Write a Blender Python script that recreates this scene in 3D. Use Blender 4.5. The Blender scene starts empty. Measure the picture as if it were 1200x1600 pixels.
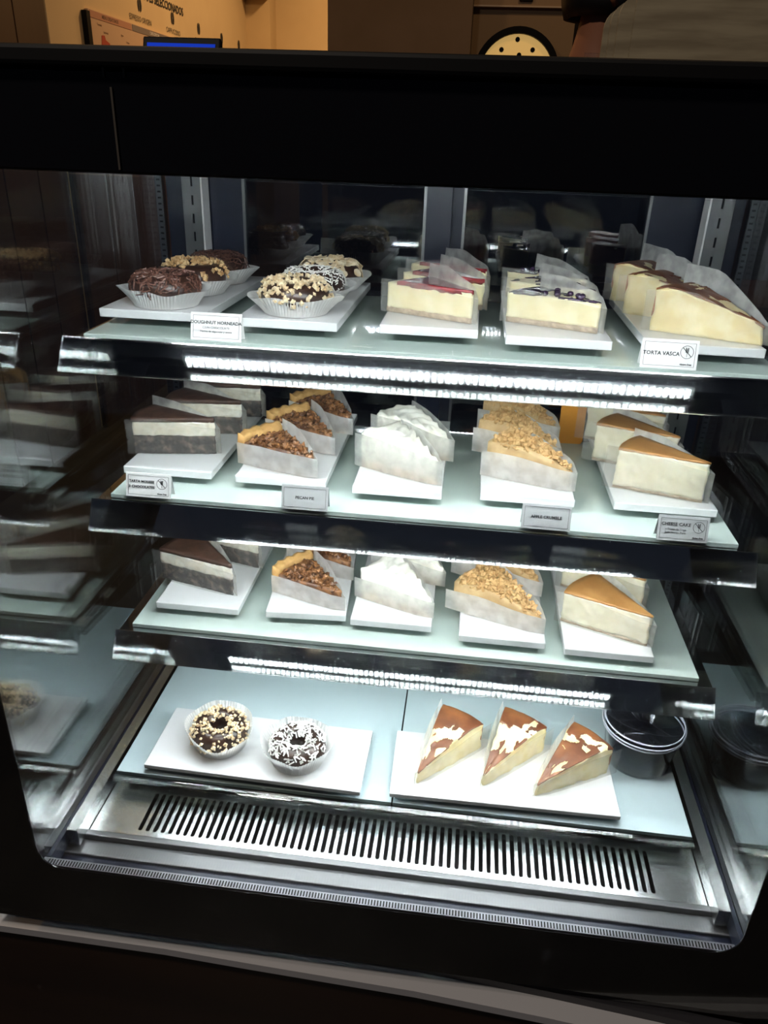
import bpy, bmesh, math, random
from mathutils import Vector, Matrix, noise
R = math.radians
random.seed(7)
scene = bpy.context.scene
col = scene.collection
EYE = 1.35                                    # camera height above the floor

# ------------------------------------------------------------------ camera
def camera():
    pitch, yaw, roll, f = .4529, -.1015, .0361, 1189.5
    cy, sy = math.cos(yaw), math.sin(yaw)
    fwd = Vector((sy*math.cos(pitch), cy*math.cos(pitch), -math.sin(pitch)))
    r0 = Vector((cy, -sy, 0)); u0 = r0.cross(fwd)
    right = math.cos(roll)*r0 + math.sin(roll)*u0
    up = -math.sin(roll)*r0 + math.cos(roll)*u0
    cam = bpy.data.cameras.new('camera'); o = bpy.data.objects.new('camera', cam); col.objects.link(o)
    m = Matrix((right, up, -fwd)).transposed().to_4x4(); m.translation = (0, 0, EYE)
    o.matrix_world = m
    cam.sensor_fit = 'HORIZONTAL'; cam.sensor_width = 36; cam.lens = 36*f/1200; cam.clip_start = .01
    scene.camera = o
camera()

# ------------------------------------------------------------------ world, exposure, large lights
w = bpy.data.worlds.new('world'); scene.world = w; w.use_nodes = True
w.node_tree.nodes['Background'].inputs[0].default_value = (.55, .65, 1, 1)
w.node_tree.nodes['Background'].inputs[1].default_value = .022
vs = scene.view_settings
vs.view_transform = 'Standard'; vs.look = 'None'; vs.exposure = 0; vs.gamma = 1; vs.use_curve_mapping = False
scene.cycles.transparent_max_bounces = 40
scene.cycles.max_bounces = 10; scene.cycles.glossy_bounces = 7; scene.cycles.diffuse_bounces = 4
scene.cycles.caustics_reflective = False; scene.cycles.caustics_refractive = False
scene.cycles.sample_clamp_indirect = 80
scene.cycles.use_denoising = True
LED, LEDTOP = 128.0, 300.0                     # radiance of one diode: shelf strips, brighter header strip

def area(name, loc, rot, size, power, colr):
    l = bpy.data.lights.new(name, 'AREA'); l.energy = power; l.color = colr; l.size = size; l.shape = 'DISK'
    o = bpy.data.objects.new(name, l); o.location = loc; o.rotation_euler = rot; col.objects.link(o)
area('front_fill_lamp', (-.75, -.25, 2.85), (0, R(-14), 0), .25, 22, (1, .86, .72))  # added fill lamp over the camera, brightens the ledge and menu boards
area('ceiling_downlight', (-.95, 4.6, 2.85), (0, R(-18), 0), .25, 22, (1, .60, .26))
area('ceiling_downlight.001', (-.9, 5.7, 2.85), (0, R(-10), 0), .25, 17, (1, .60, .26))
area('ceiling_downlight.002', (.55, 2.9, 2.85), (R(12), 0, 0), .2, 4.5, (1, .66, .36))
area('ceiling_downlight.003', (-1.2, 2.6, 2.85), (0, R(-10), 0), .2, 5, (1, .66, .36))

# ------------------------------------------------------------------ materials
MATS = {}
def mat(name, c, rough=.5, metal=0, spec=.5, c2=None, scale=40, detail=4, bump=0, bscale=None, emit=0, coat=0, ramp=(.4, .6), stretch=None, sss=0, trans=0):
    if name in MATS: return MATS[name]
    m = bpy.data.materials.new(name); m.use_nodes = True; nt = m.node_tree; n = nt.nodes; p = n['Principled BSDF']
    p.inputs['Base Color'].default_value = (*c, 1); p.inputs['Roughness'].default_value = rough
    p.inputs['Metallic'].default_value = metal; p.inputs['Specular IOR Level'].default_value = spec
    p.inputs['Coat Weight'].default_value = coat; p.inputs['Coat Roughness'].default_value = .03
    if sss:
        p.inputs['Subsurface Weight'].default_value = sss; p.inputs['Subsurface Radius'].default_value = (1, .75, .45); p.inputs['Subsurface Scale'].default_value = .009
    if emit:
        p.inputs['Emission Color'].default_value = (*c, 1); p.inputs['Emission Strength'].default_value = emit
    if c2 is not None or bump:
        tc = n.new('ShaderNodeTexCoord'); vec = tc.outputs['Object']
        if stretch:
            mp = n.new('ShaderNodeMapping'); mp.inputs['Scale'].default_value = stretch
            nt.links.new(vec, mp.inputs['Vector']); vec = mp.outputs['Vector']
        nz = n.new('ShaderNodeTexNoise'); nz.inputs['Scale'].default_value = scale; nz.inputs['Detail'].default_value = detail
        nt.links.new(vec, nz.inputs['Vector'])
        if c2 is not None:
            r = n.new('ShaderNodeValToRGB'); r.color_ramp.elements[0].position = ramp[0]; r.color_ramp.elements[1].position = ramp[1]
            r.color_ramp.elements[0].color = (*c, 1); r.color_ramp.elements[1].color = (*c2, 1)
            nt.links.new(nz.outputs['Fac'], r.inputs['Fac']); nt.links.new(r.outputs['Color'], p.inputs['Base Color'])
        if bump:
            nb = n.new('ShaderNodeTexNoise'); nb.inputs['Scale'].default_value = bscale or scale; nb.inputs['Detail'].default_value = 3
            nt.links.new(vec, nb.inputs['Vector'])
            b = n.new('ShaderNodeBump'); b.inputs['Strength'].default_value = bump; b.inputs['Distance'].default_value = .002
            nt.links.new(nb.outputs['Fac'], b.inputs['Height']); nt.links.new(b.outputs['Normal'], p.inputs['Normal'])
    MATS[name] = m
    return m

def glass_mat(name, tint=(.96, .985, .975), f0=.04, gloss=(1, 1, 1)):
    """thin architectural pane: Schlick mix of clear passage and mirror reflection"""
    m = bpy.data.materials.new(name); m.use_nodes = True; nt = m.node_tree; n = nt.nodes; n.clear()
    out = n.new('ShaderNodeOutputMaterial'); mix = n.new('ShaderNodeMixShader')
    tr = n.new('ShaderNodeBsdfTransparent'); tr.inputs[0].default_value = (*tint, 1)
    gl = n.new('ShaderNodeBsdfGlossy'); gl.inputs['Roughness'].default_value = 0; gl.inputs['Color'].default_value = (*gloss, 1)
    lw = n.new('ShaderNodeLayerWeight'); lw.inputs['Blend'].default_value = .5
    pw = n.new('ShaderNodeMath'); pw.operation = 'POWER'; pw.inputs[1].default_value = 5
    ma = n.new('ShaderNodeMath'); ma.operation = 'MULTIPLY_ADD'; ma.inputs[1].default_value = 1-f0; ma.inputs[2].default_value = f0
    L = nt.links.new
    L(lw.outputs['Facing'], pw.inputs[0]); L(pw.outputs[0], ma.inputs[0]); L(ma.outputs[0], mix.inputs[0])
    L(tr.outputs[0], mix.inputs[1]); L(gl.outputs[0], mix.inputs[2]); L(mix.outputs[0], out.inputs[0])
    MATS[name] = m
    return m

def paper_mat(name, clear, c=(.86, .86, .84), stain=.25):
    """greaseproof paper: part see-through, part white; blotchy where it clings"""
    m = bpy.data.materials.new(name); m.use_nodes = True; nt = m.node_tree; n = nt.nodes; n.clear()
    out = n.new('ShaderNodeOutputMaterial'); mix = n.new('ShaderNodeMixShader')
    tr = n.new('ShaderNodeBsdfTransparent'); tr.inputs[0].default_value = (.97, .96, .93, 1)
    df = n.new('ShaderNodeBsdfDiffuse'); df.inputs[0].default_value = (*c, 1)
    tl = n.new('ShaderNodeBsdfTranslucent'); tl.inputs[0].default_value = (*c, 1)
    m2 = n.new('ShaderNodeMixShader'); m2.inputs[0].default_value = .4
    tc = n.new('ShaderNodeTexCoord'); nz = n.new('ShaderNodeTexNoise'); nz.inputs['Scale'].default_value = 55; nz.inputs['Detail'].default_value = 3
    mr = n.new('ShaderNodeMapRange'); mr.inputs['From Min'].default_value = .35; mr.inputs['From Max'].default_value = .65
    mr.inputs['To Min'].default_value = max(0, clear-stain); mr.inputs['To Max'].default_value = min(1, clear+stain)
    L = nt.links.new
    L(tc.outputs['Object'], nz.inputs['Vector']); L(nz.outputs['Fac'], mr.inputs['Value']); L(mr.outputs[0], mix.inputs[0])
    L(df.outputs[0], m2.inputs[1]); L(tl.outputs[0], m2.inputs[2])
    L(m2.outputs[0], mix.inputs[1]); L(tr.outputs[0], mix.inputs[2]); L(mix.outputs[0], out.inputs[0])
    MATS[name] = m
    return m

G_FRONT = glass_mat('clear pane glass', (.975, .985, .98), .045)
G_SIDE = glass_mat('side pane glass', (.92, .94, .935), .065)
G_DOOR = glass_mat('rear door glass', (.46, .48, .53), .14)
G_ACRYL = glass_mat('clear acrylic', (.97, .985, .98), .05)
G_NOSE = glass_mat('clear nosing acrylic', (.93, .96, .955), .09)
G_LID = glass_mat('clear lid plastic', (.80, .82, .86), .03)
STEEL = mat('mirror polished steel', (.80, .82, .84), .035, 1)
BRUSH = mat('brushed steel', (.50, .51, .51), .27, 1, bump=.05, bscale=300, stretch=(1, 30, 1))
SATIN = mat('satin steel upright', (.20, .205, .21), .36, 1)
BLACK = mat('black glass border', (.004, .004, .005), .12, spec=.35)
BLKMET = mat('black powder coat', (.004, .004, .0045), .6, spec=.15)
NAVY = mat('dark navy aluminium', (.006, .009, .022), .32, .2)
MILK = mat('pale green milk glass', (.50, .59, .55), .045, spec=.6, coat=.3)
DECKM = mat('pale blue milk glass', (.52, .63, .66), .06, spec=.55, coat=.2)
WHITE = mat('white acrylic board', (.72, .73, .74), .14, spec=.5)
CUP = paper_mat('white cup paper', .06, (.88, .88, .87), .06)
PAPER_CLEAR = paper_mat('clinging baking paper', .79, (.95, .95, .93), .015)
PAPER_CHOC = paper_mat('thin clear baking paper', .83, (.8, .8, .78), .04)
PAPER_MID = paper_mat('half clear baking paper', .48, (.9, .9, .88), .14)
PAPER_WHITE = paper_mat('white baking paper', .2, (.88, .88, .87), .16)
DIODE = mat('white diode', (.93, .97, 1.0), emit=LED)
DIODETOP = mat('bright white diode', (.93, .97, 1.0), emit=LEDTOP)
STRIP = mat('white led board', (.75, .76, .76), .5)
INK = mat('black ink', (.02, .02, .022), .8)
CARD = mat('white card', (.85, .85, .84), .7)
CARDG = mat('grey card', (.42, .43, .43), .7)
CREAM = mat('cheesecake cream', (.83, .73, .45), .6, c2=(.89, .80, .54), scale=60, bump=.10, bscale=160, sss=.25)
CREAM2 = mat('pale cheesecake', (.80, .73, .55), .6, c2=(.86, .80, .64), scale=70, bump=.16, bscale=150, sss=.25)
VASCA = mat('soft burnt cheesecake', (.80, .66, .34), .5, c2=(.88, .78, .50), scale=45, bump=.14, bscale=110, sss=.25)
BISCUIT = mat('biscuit base', (.36, .25, .16), .9, c2=(.52, .40, .28), scale=180, bump=.8, bscale=260)
BERRY = mat('raspberry jelly', (.20, .012, .020), .12, c2=(.36, .03, .035), scale=60, coat=.7)
BLUEB = mat('blueberry jelly', (.015, .010, .025), .12, c2=(.06, .03, .07), scale=80, coat=.7)
BURNT = mat('burnt brown skin', (.13, .038, .014), .42, c2=(.24, .085, .028), scale=30, bump=.25, bscale=60)
BURNT2 = mat('reddish baked skin', (.26, .075, .028), .45, c2=(.36, .125, .045), scale=30, bump=.2, bscale=60)
TAN = mat('golden brown baked top', (.42, .19, .055), .5, c2=(.52, .26, .085), scale=25, bump=.15, bscale=70)
CHOC = mat('dark chocolate glaze', (.022, .010, .007), .3, c2=(.045, .02, .012), scale=50, bump=.2, bscale=90)
CHOCTOP = mat('chocolate mousse top', (.045, .020, .013), .55, c2=(.075, .034, .022), scale=60, bump=.4, bscale=120)
CHOCBASE = mat('chocolate sponge', (.018, .010, .008), .85, c2=(.20, .14, .11), scale=95, bump=.4, bscale=200, ramp=(.47, .66))
MOUSSE = mat('white mousse', (.72, .66, .54), .6, c2=(.86, .82, .72), scale=80, bump=.25, bscale=150, sss=.25)
PIE = mat('golden pie crust', (.56, .31, .10), .7, c2=(.68, .42, .16), scale=70, bump=.5, bscale=150)
PECAN = mat('pecan pieces', (.10, .035, .012), .4, c2=(.32, .14, .05), scale=90, bump=.4, bscale=200)
CRUMB = mat('oat crumble', (.50, .29, .11), .8, c2=(.68, .44, .20), scale=80, bump=.4, bscale=200)
WHIP = mat('whipped cream', (.83, .80, .71), .55, c2=(.90, .88, .81), scale=50, bump=.2, bscale=120)
APPLE = mat('pie filling', (.50, .33, .15), .6, c2=(.62, .44, .22), scale=60)
DOUGH = mat('baked dough', (.30, .13, .05), .7, c2=(.40, .19, .08), scale=60)
SPRINK = mat('chocolate sprinkles', (.085, .036, .024), .4)
SPRINK2 = mat('reddish chocolate shavings', (.135, .056, .037), .45)
NUT = mat('chopped nuts', (.52, .30, .12), .6, c2=(.72, .50, .26), scale=120)
NUTP = mat('pale chopped nuts', (.66, .48, .28), .6, c2=(.82, .70, .48), scale=140)
ALMOND = mat('almond flakes', (.74, .56, .33), .6, c2=(.85, .74, .54), scale=90)
COCO = mat('shredded coconut', (.82, .81, .77), .7)
TUBC = mat('dark blue preserve', (.006, .006, .012), .5, spec=.2)
WOOD = mat('brown wood panel', (.05, .026, .014), .55, c2=(.075, .04, .022), scale=6, stretch=(1, 1, .12))
WOODD = mat('dark brown wood', (.018, .008, .005), .5, c2=(.03, .014, .008), scale=8, stretch=(.15, 1, 1))
WALLC = mat('cream wall paint', (.66, .50, .30), .85, c2=(.70, .54, .33), scale=3)
WALLB = mat('brown wall paint', (.20, .135, .085), .8, c2=(.22, .15, .10), scale=4)
WALLN = mat('beige cabinet laminate', (.33, .22, .12), .6)
FLOORM = mat('dark floor tile', (.03, .026, .024), .4, c2=(.045, .04, .036), scale=5)
SKIN = mat('skin', (.42, .17, .09), .5)
HAIR = mat('black hair', (.006, .005, .005), .5)
CLOTH = mat('black cloth', (.012, .012, .013), .9)

# ------------------------------------------------------------------ mesh helpers
class MB:
    def __init__(s): s.v = []; s.f = []; s.mi = []; s.m = 0
    def add(s, vs_, fs):
        b = len(s.v); s.v += [tuple(p) for p in vs_]
        for f in fs: s.f.append(tuple(b+i for i in f)); s.mi.append(s.m)
        return s
    def box(s, x0, x1, y0, y1, z0, z1):
        return s.add([(x0,y0,z0),(x1,y0,z0),(x1,y1,z0),(x0,y1,z0),(x0,y0,z1),(x1,y0,z1),(x1,y1,z1),(x0,y1,z1)],
                     [(0,3,2,1),(4,5,6,7),(0,1,5,4),(1,2,6,5),(2,3,7,6),(3,0,4,7)])
    def prism(s, poly, axis, a, b):
        """extrude 2D polygon along axis ('x': poly=(y,z), 'y': (x,z), 'z': (x,y))"""
        mk = {'x': lambda p, t: (t, p[0], p[1]), 'y': lambda p, t: (p[0], t, p[1]), 'z': lambda p, t: (p[0], p[1], t)}[axis]
        n = len(poly)
        return s.add([mk(p, a) for p in poly]+[mk(p, b) for p in poly],
                     [tuple(range(n-1, -1, -1)), tuple(range(n, 2*n))]+[(i, (i+1) % n, n+(i+1) % n, n+i) for i in range(n)])
    def lathe(s, prof, seg=32, c=(0,0,0), cap=True):
        n = len(prof); vv = []
        for i in range(seg):
            a = 2*math.pi*i/seg
            vv += [(c[0]+r*math.cos(a), c[1]+r*math.sin(a), c[2]+z) for r, z in prof]
        ff = [(i*n+k, ((i+1) % seg)*n+k, ((i+1) % seg)*n+k+1, i*n+k+1) for i in range(seg) for k in range(n-1)]
        if cap:
            ff.append(tuple(i*n for i in range(seg-1, -1, -1))); ff.append(tuple(i*n+n-1 for i in range(seg)))
        return s.add(vv, ff)
    def tube(s, pts, rad, seg=8):
        pts = [Vector(p) for p in pts]; vv = []; n = len(pts)
        for i, p in enumerate(pts):
            d = (pts[min(i+1, n-1)]-pts[max(i-1, 0)]).normalized()
            a = d.orthogonal().normalized() if i == 0 else (a - d*a.dot(d)).normalized()
            b = d.cross(a); r = rad[i] if isinstance(rad, (list, tuple)) else rad
            vv += [p + r*(math.cos(2*math.pi*k/seg)*a + math.sin(2*math.pi*k/seg)*b) for k in range(seg)]
        ff = [(i*seg+k, i*seg+(k+1) % seg, (i+1)*seg+(k+1) % seg, (i+1)*seg+k) for i in range(n-1) for k in range(seg)]
        ff += [tuple(range(seg-1, -1, -1)), tuple((n-1)*seg+k for k in range(seg))]
        return s.add(vv, ff)
    def chunk(s, p, r, flat=1.0, ax=None):
        """small irregular lump (octahedron with jittered corners)"""
        M = Matrix.Rotation(random.uniform(0, 6.28), 3, Vector((random.gauss(0,1), random.gauss(0,1), random.gauss(0,1))).normalized())
        vv = [Vector(d)*r*random.uniform(.65, 1.3) for d in ((1,0,0),(-1,0,0),(0,1,0),(0,-1,0),(0,0,flat),(0,0,-flat))]
        return s.add([Vector(p)+M @ q for q in vv], [(0,2,4),(2,1,4),(1,3,4),(3,0,4),(2,0,5),(1,2,5),(3,1,5),(0,3,5)])
    def stick(s, p, d, ln, th):
        d = Vector(d).normalized(); a = d.orthogonal().normalized(); b = d.cross(a); p = Vector(p)
        q = [a*th, -a*th*.5+b*th*.87, -a*th*.5-b*th*.87]
        return s.add([p-d*ln/2+k for k in q]+[p+d*ln/2+k for k in q], [(2,1,0),(3,4,5),(0,1,4,3),(1,2,5,4),(2,0,3,5)])
    def flake(s, p, nrm, rx, ry, th):
        nrm = Vector(nrm).normalized(); a = nrm.orthogonal().normalized()
        a.rotate(Matrix.Rotation(random.uniform(0, 6.28), 3, nrm)); b = nrm.cross(a); p = Vector(p)
        ring = [p+a*rx*math.cos(t)*(1.15 if math.cos(t) > 0 else .9)+b*ry*math.sin(t) for t in [k*math.pi/4 for k in range(8)]]
        return s.add([q-nrm*th for q in ring]+[q+nrm*th for q in ring], [tuple(range(7,-1,-1)), tuple(range(8,16))]+[(i,(i+1)%8,8+(i+1)%8,8+i) for i in range(8)])
    def mesh(s, name, mats, smooth=False):
        me = bpy.data.meshes.new(name); me.from_pydata(s.v, [], s.f); me.update()
        for m in (mats if isinstance(mats, (list, tuple)) else [mats]): me.materials.append(m)
        if any(s.mi): me.polygons.foreach_set('material_index', s.mi)
        bm = bmesh.new(); bm.from_mesh(me); bmesh.ops.recalc_face_normals(bm, faces=bm.faces); bm.to_mesh(me); bm.free()
        if smooth: me.polygons.foreach_set('use_smooth', [True]*len(me.polygons))
        return me
    def obj(s, name, mats, parent=None, smooth=False, loc=None, bevel=0, kind=None):
        o = bpy.data.objects.new(name, s.mesh(name, mats, smooth)); col.objects.link(o)
        if parent: o.parent = parent
        if loc: o.location = loc
        if bevel:
            b = o.modifiers.new('bevel', 'BEVEL'); b.width = bevel; b.segments = 2; b.limit_method = 'ANGLE'; b.angle_limit = R(40)
        if kind: o['kind'] = kind
        return o
def tag(o, label, cat, group=None):
    o['label'] = label; o['category'] = cat
    if group: o['group'] = group
    return o
def thing(name, label, cat, loc=(0,0,0), rz=0, group=None):
    o = bpy.data.objects.new(name, None); col.objects.link(o); o.location = loc; o.rotation_euler = (0, 0, rz)
    o.empty_display_size = .02
    return tag(o, label, cat, group)
def struct(o): o['kind'] = 'structure'; return o
def put(o, loc, rz=0): o.location = loc; o.rotation_euler = (0, 0, rz); return o
def text_mesh(name, s, size, m, parent, loc, rot, align='CENTER', bold=0):
    c = bpy.data.curves.new(name, 'FONT'); c.body = s; c.size = size; c.align_x = align; c.align_y = 'CENTER'; c.extrude = .0001; c.offset = bold
    c.resolution_u = 2
    t = bpy.data.objects.new('tmp', c); col.objects.link(t)
    dg = bpy.context.evaluated_depsgraph_get(); me = bpy.data.meshes.new_from_object(t.evaluated_get(dg)); bpy.data.objects.remove(t)
    me.materials.clear(); me.materials.append(m); me.name = name
    o = bpy.data.objects.new(name, me); col.objects.link(o); o.parent = parent; o.location = loc; o.rotation_euler = rot
    return o

# ------------------------------------------------------------------ room (structure)
struct(MB().box(-3.0, 3.0, -2.5, 7.2, -.05, 0).obj('floor', FLOORM))
struct(MB().box(-3.0, 3.0, -2.5, 7.2, 3.0, 3.05).obj('ceiling', mat('dark ceiling', (.05, .045, .04), .9)))
struct(MB().box(-1.9, -1.8, 3.47, 6.9, 0, 3.0).obj('wall_left', WALLC))
struct(MB().box(-1.8, -.6, 6.6, 6.7, 0, 3.0).obj('wall_back', WALLC))
struct(MB().box(-1.8, -1.62, 6.42, 6.6, 0, 3.0).obj('trim_1', WALLC))           # corner column
struct(MB().box(-.743, -.096, 4.0, 4.4, 0, 3.0).obj('wall_middle', WALLB))
struct(MB().box(-.096, 2.6, 4.4, 4.5, 0, 3.0).obj('wall_right', mat('dark wall', (.02, .014, .01), .8)))
# brown board wall on the left in front of the cream wall: planks one by one
pan = struct(MB().box(-1.9, -1.82, 1.5, 3.47, 0, 3.0).obj('trim_2', WOODD))
y = 1.5
while y < 3.44:
    MB().box(-1.82, -1.80, y, y+.236, 0, 3.0).obj('plank', WOOD, pan); y += .246
wains = struct(MB().box(-1.8, -1.785, 3.47, 6.42, 0, 1.28).obj('trim_3', WOODD))
y = 3.48
while y < 6.3:
    MB().box(-1.785, -1.77, y, y+.285, 0, 1.28).obj('plank', WOOD, wains); y += .295

# menu board, wall lettering and little icons on the cream wall
WX = -1.797
mb_ = thing('menu_board', 'printed pale menu board with reddish heading hung on the cream wall', 'menu board', (-1.79, 3.81, 1.70))
MB().box(-.008, .008, 0, 1.1, 0, .135).obj('board_panel', mat('menu paper', (.62, .43, .30), .7), mb_)
MB().box(-.008, .016, -.035, 0, -.01, .125).obj('side_edge', BLKMET, mb_)
MB().box(.0085, .0095, .01, .46, .105, .132).obj('heading_band', mat('menu pink', (.50, .25, .17), .7), mb_)
MB().box(.0085, .0095, .47, 1.09, .105, .132).obj('heading_band', mat('menu grey', (.22, .18, .17), .7), mb_)
RED = mat('menu red', (.45, .06, .03), .7)
MENUINK = mat('menu brown ink', (.16, .09, .06), .8)
text_mesh('heading', 'MENU DESAYUNOS', .02, MENUINK, mb_, (.0097, .22, .119), (R(90), 0, R(90)), bold=.0006)
text_mesh('heading', 'CAFE ESPECIAL', .02, CARD, mb_, (.0097, .76, .119), (R(90), 0, R(90)))
for yy, zz, s in ((.10, .085, 'Tostadas'), (.16, .06, 'Sandwich'), (.34, .07, 'Jugos'), (.40, .045, 'Frutas'), (.62, .08, 'Espresso'), (.80, .06, 'Latte')):
    text_mesh('menu_line', s, .013, MENUINK, mb_, (.0088, yy, zz), (R(90), 0, R(90)))
MB().prism([(.10, 0), (.18, 0), (.19, .02), (.15, .03), (.14, .048), (.11, .045)], 'x', .0085, .0095).obj('red_drawing', RED, mb_)
sign = thing('wall_lettering', 'dark capital lettering with small coffee bean icons painted on the cream wall', 'wall lettering', (WX, 4.9, 1.9))
text_mesh('headline', 'CAFÉS SELECCIONADOS', .055, INK, sign, (0, -.12, .085), (R(90), 0, R(90)), bold=.001)
for dy, s in ((-.46, 'ESPRESSO ORIGEN'), (0, 'CAPPUCCINO'), (.44, 'FILTRADO'), (.9, 'COLD BREW'), (1.3, 'LATTE')):
    text_mesh('caption', s, .034, INK, sign, (0, dy, -.03), (R(90), 0, R(90)))
    m = MB()
    for k in (-1, 1):
        m.prism([(dy+k*.006+k*.016*abs(math.sin(t))*1.0, .035+.03*math.cos(t)) for t in [math.pi*q/8 for q in range(9)]], 'x', -.0005, .001)
    m.obj('bean_icon', INK, sign)
text_mesh('red_caption', 'GRANOS', .04, RED, sign, (0, -.85, .06), (R(90), 0, R(90)))
lm = thing('wall_lamp_box', 'small framed box fixed high in the corner of the cream wall', 'box', (-1.715, 6.37, 2.262))
MB().box(-.08, .08, -.05, .045, 0, .2).obj('body', mat('dull beige', (.42, .32, .2), .6), lm); MB().box(-.084, .09, -.06, .045, -.014, 0).obj('rim', mat('dull brown', (.2, .13, .08), .6), lm)
MB().box(-.085, .085, -.06, -.05, 0, .012).obj('trim', mat('dull brown', (.2, .13, .08), .6), lm)

# beige cabinet with the round gold dial, behind the counter on the right
cab = thing('beige_cabinet', 'beige laminate wall cabinet above the round gold dial', 'cabinet', (.14, 4.2, 0))
MB().box(-.235, .232, 0, .2, 0, 3.0).obj('back_panel', WALLN, cab)
MB().box(-.235, .232, -.03, 0, 1.925, 3.0).obj('upper_door', mat('beige cabinet door', (.40, .26, .14), .5), cab)
MB().box(-.235, .232, -.036, 0, 1.919, 1.925).obj('lower_edge', mat('pale edge strip', (.7, .55, .4), .3), cab)
MB().box(-.03, .03, -.045, -.03, 1.942, 1.957).obj('handle', BLKMET, cab)
dial = thing('round_dial', 'round gold dial with a thick black rim and small holes, lit from within', 'dial', (.122, 4.155, 1.642))
m = MB(); N = 48
for ro, ri, y0, y1 in ((.200, .172, -.03, .04),):
    for k in range(N):
        a0, a1 = 2*math.pi*k/N, 2*math.pi*(k+1)/N
        P = lambda r, a, y_: (r*math.cos(a), y_, r*math.sin(a))
        m.add([P(ri,a0,y0),P(ro,a0,y0),P(ro,a1,y0),P(ri,a1,y0),P(ri,a0,y1),P(ro,a0,y1),P(ro,a1,y1),P(ri,a1,y1)],
              [(0,1,2,3),(7,6,5,4),(1,5,6,2),(0,3,7,4)])
m.obj('rim', BLKMET, dial)
GOLD = mat('glowing gold face', (.80, .50, .16), .5, emit=.55)
MB().prism([(.172*math.cos(2*math.pi*k/N), .172*math.sin(2*math.pi*k/N)) for k in range(N)], 'y', 0, .03).obj('face', GOLD, dial)
for dx, dz in ((-.005, .150), (-.075, .108), (.068, .110), (.008, .088), (-.03, .0), (.06, -.02)):
    MB().prism([(dx+.011*math.cos(t), dz+.011*math.sin(t)) for t in [k*math.pi/4 for k in range(8)]], 'y', -.004, 0).obj('hole', BLKMET, dial)

# wooden service counter behind the case
ct = thing('service_counter', 'brown wooden service counter behind the cake case', 'counter', (.1, 2.55, 0))
MB().box(-1.2, 1.6, 0, .6, .88, .92).obj('worktop', mat('counter wood', (.13, .055, .024), .4, c2=(.18, .08, .035), scale=5, stretch=(.2, 2, 1)), ct)
MB().box(-1.17, 1.57, .03, .58, 0, .88).obj('body', WOODD, ct)
for k in range(5):
    d = MB().box(-1.15+k*.545, -.62+k*.545, .012, .03, .1, .86).obj('door', WOOD, ct)
    MB().box(-.68+k*.545, -.665+k*.545, -.008, .012, .6, .76).obj('handle', BRUSH, d)

# ------------------------------------------------------------------ the refrigerated case
S = [EYE-.2066, EYE-.4114, EYE-.6156]; DECK = EYE-.815
XL, XR = -.449, .351; GL, GR = -.474, .376
case = thing('display_case', 'black framed refrigerated glass display case full of cakes', 'display case', (0, 0, 0))
# header (black printed band), roof, base
MB().box(-.56, .50, .585, .60, EYE-.028, EYE+.0395).obj('header_band', BLACK, case, bevel=.002)
MB().box(-.565, .505, .578, 1.30, EYE+.040, EYE+.053).obj('roof_panel', BLKMET, case, bevel=.003)
MB().box(-.497, .40, .603, .67, EYE+.0, EYE+.040).obj('lamp_housing', BLKMET, case)
MB().box(-.497, .40, 1.17, 1.25, EYE-.005, EYE+.040).obj('rear_top_rail', NAVY, case)
m = MB().box(-.2635, -.2620, .5835, .585, EYE-.025, EYE+.028); m.obj('pale_line', mat('pale strip', (.055, .048, .04), .4), case)  # thin pale strip on the header face
m = MB().box(-.268, -.2665, .5835, .585, EYE+.034, EYE+.042).box(-.253, -.2515, .5835, .585, EYE+.034, EYE+.042); m.obj('pale_tick', mat('pale strip', (.055, .048, .04), .4), case)  # two short pale ticks above the strip
# front glazing: two panes, black printed border with rounded lower corners
fg = MB().box(-.545, .485, .5855, .5895, EYE-.90, EYE-.029).obj('front_glass', G_FRONT, case)
MB().box(-.545, .485, .6035, .6075, EYE-.90, EYE-.001).obj('inner_pane', G_FRONT, fg)
xl, xr, zb, rc = -.462, .352, EYE-.801, .03
def frit(y0, y1):
    m = MB()
    m.box(-.545, xl, y0, y1, EYE-.90, EYE-.03).box(xr, .485, y0, y1, EYE-.90, EYE-.03).box(xl, xr, y0, y1, EYE-.90, zb)
    for cx, sg in ((xl, 1), (xr, -1)):
        pts = [(cx, zb)]+[(cx+sg*(rc-rc*math.sin(t)), zb+rc-rc*math.cos(t)) for t in [math.pi/2*q/6 for q in range(7)]]
        m.prism(pts if sg < 0 else pts[::-1], 'y', y0, y1)
    return m
frit(.590, .5915).obj('black_border', BLACK, fg)
m = MB().box(-.462, .352, .592, .602, zb-.008, zb+.0022); m.obj('spacer_bar', mat('spacer aluminium', (.22, .22, .24), .4, 1), fg)
m = MB()
for k in range(230): m.box(-.455+k*.0035, -.4534+k*.0035, .593, .600, zb+.0022, zb+.0025)
m.obj('spacer_holes', BLKMET, fg, kind='stuff')
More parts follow.
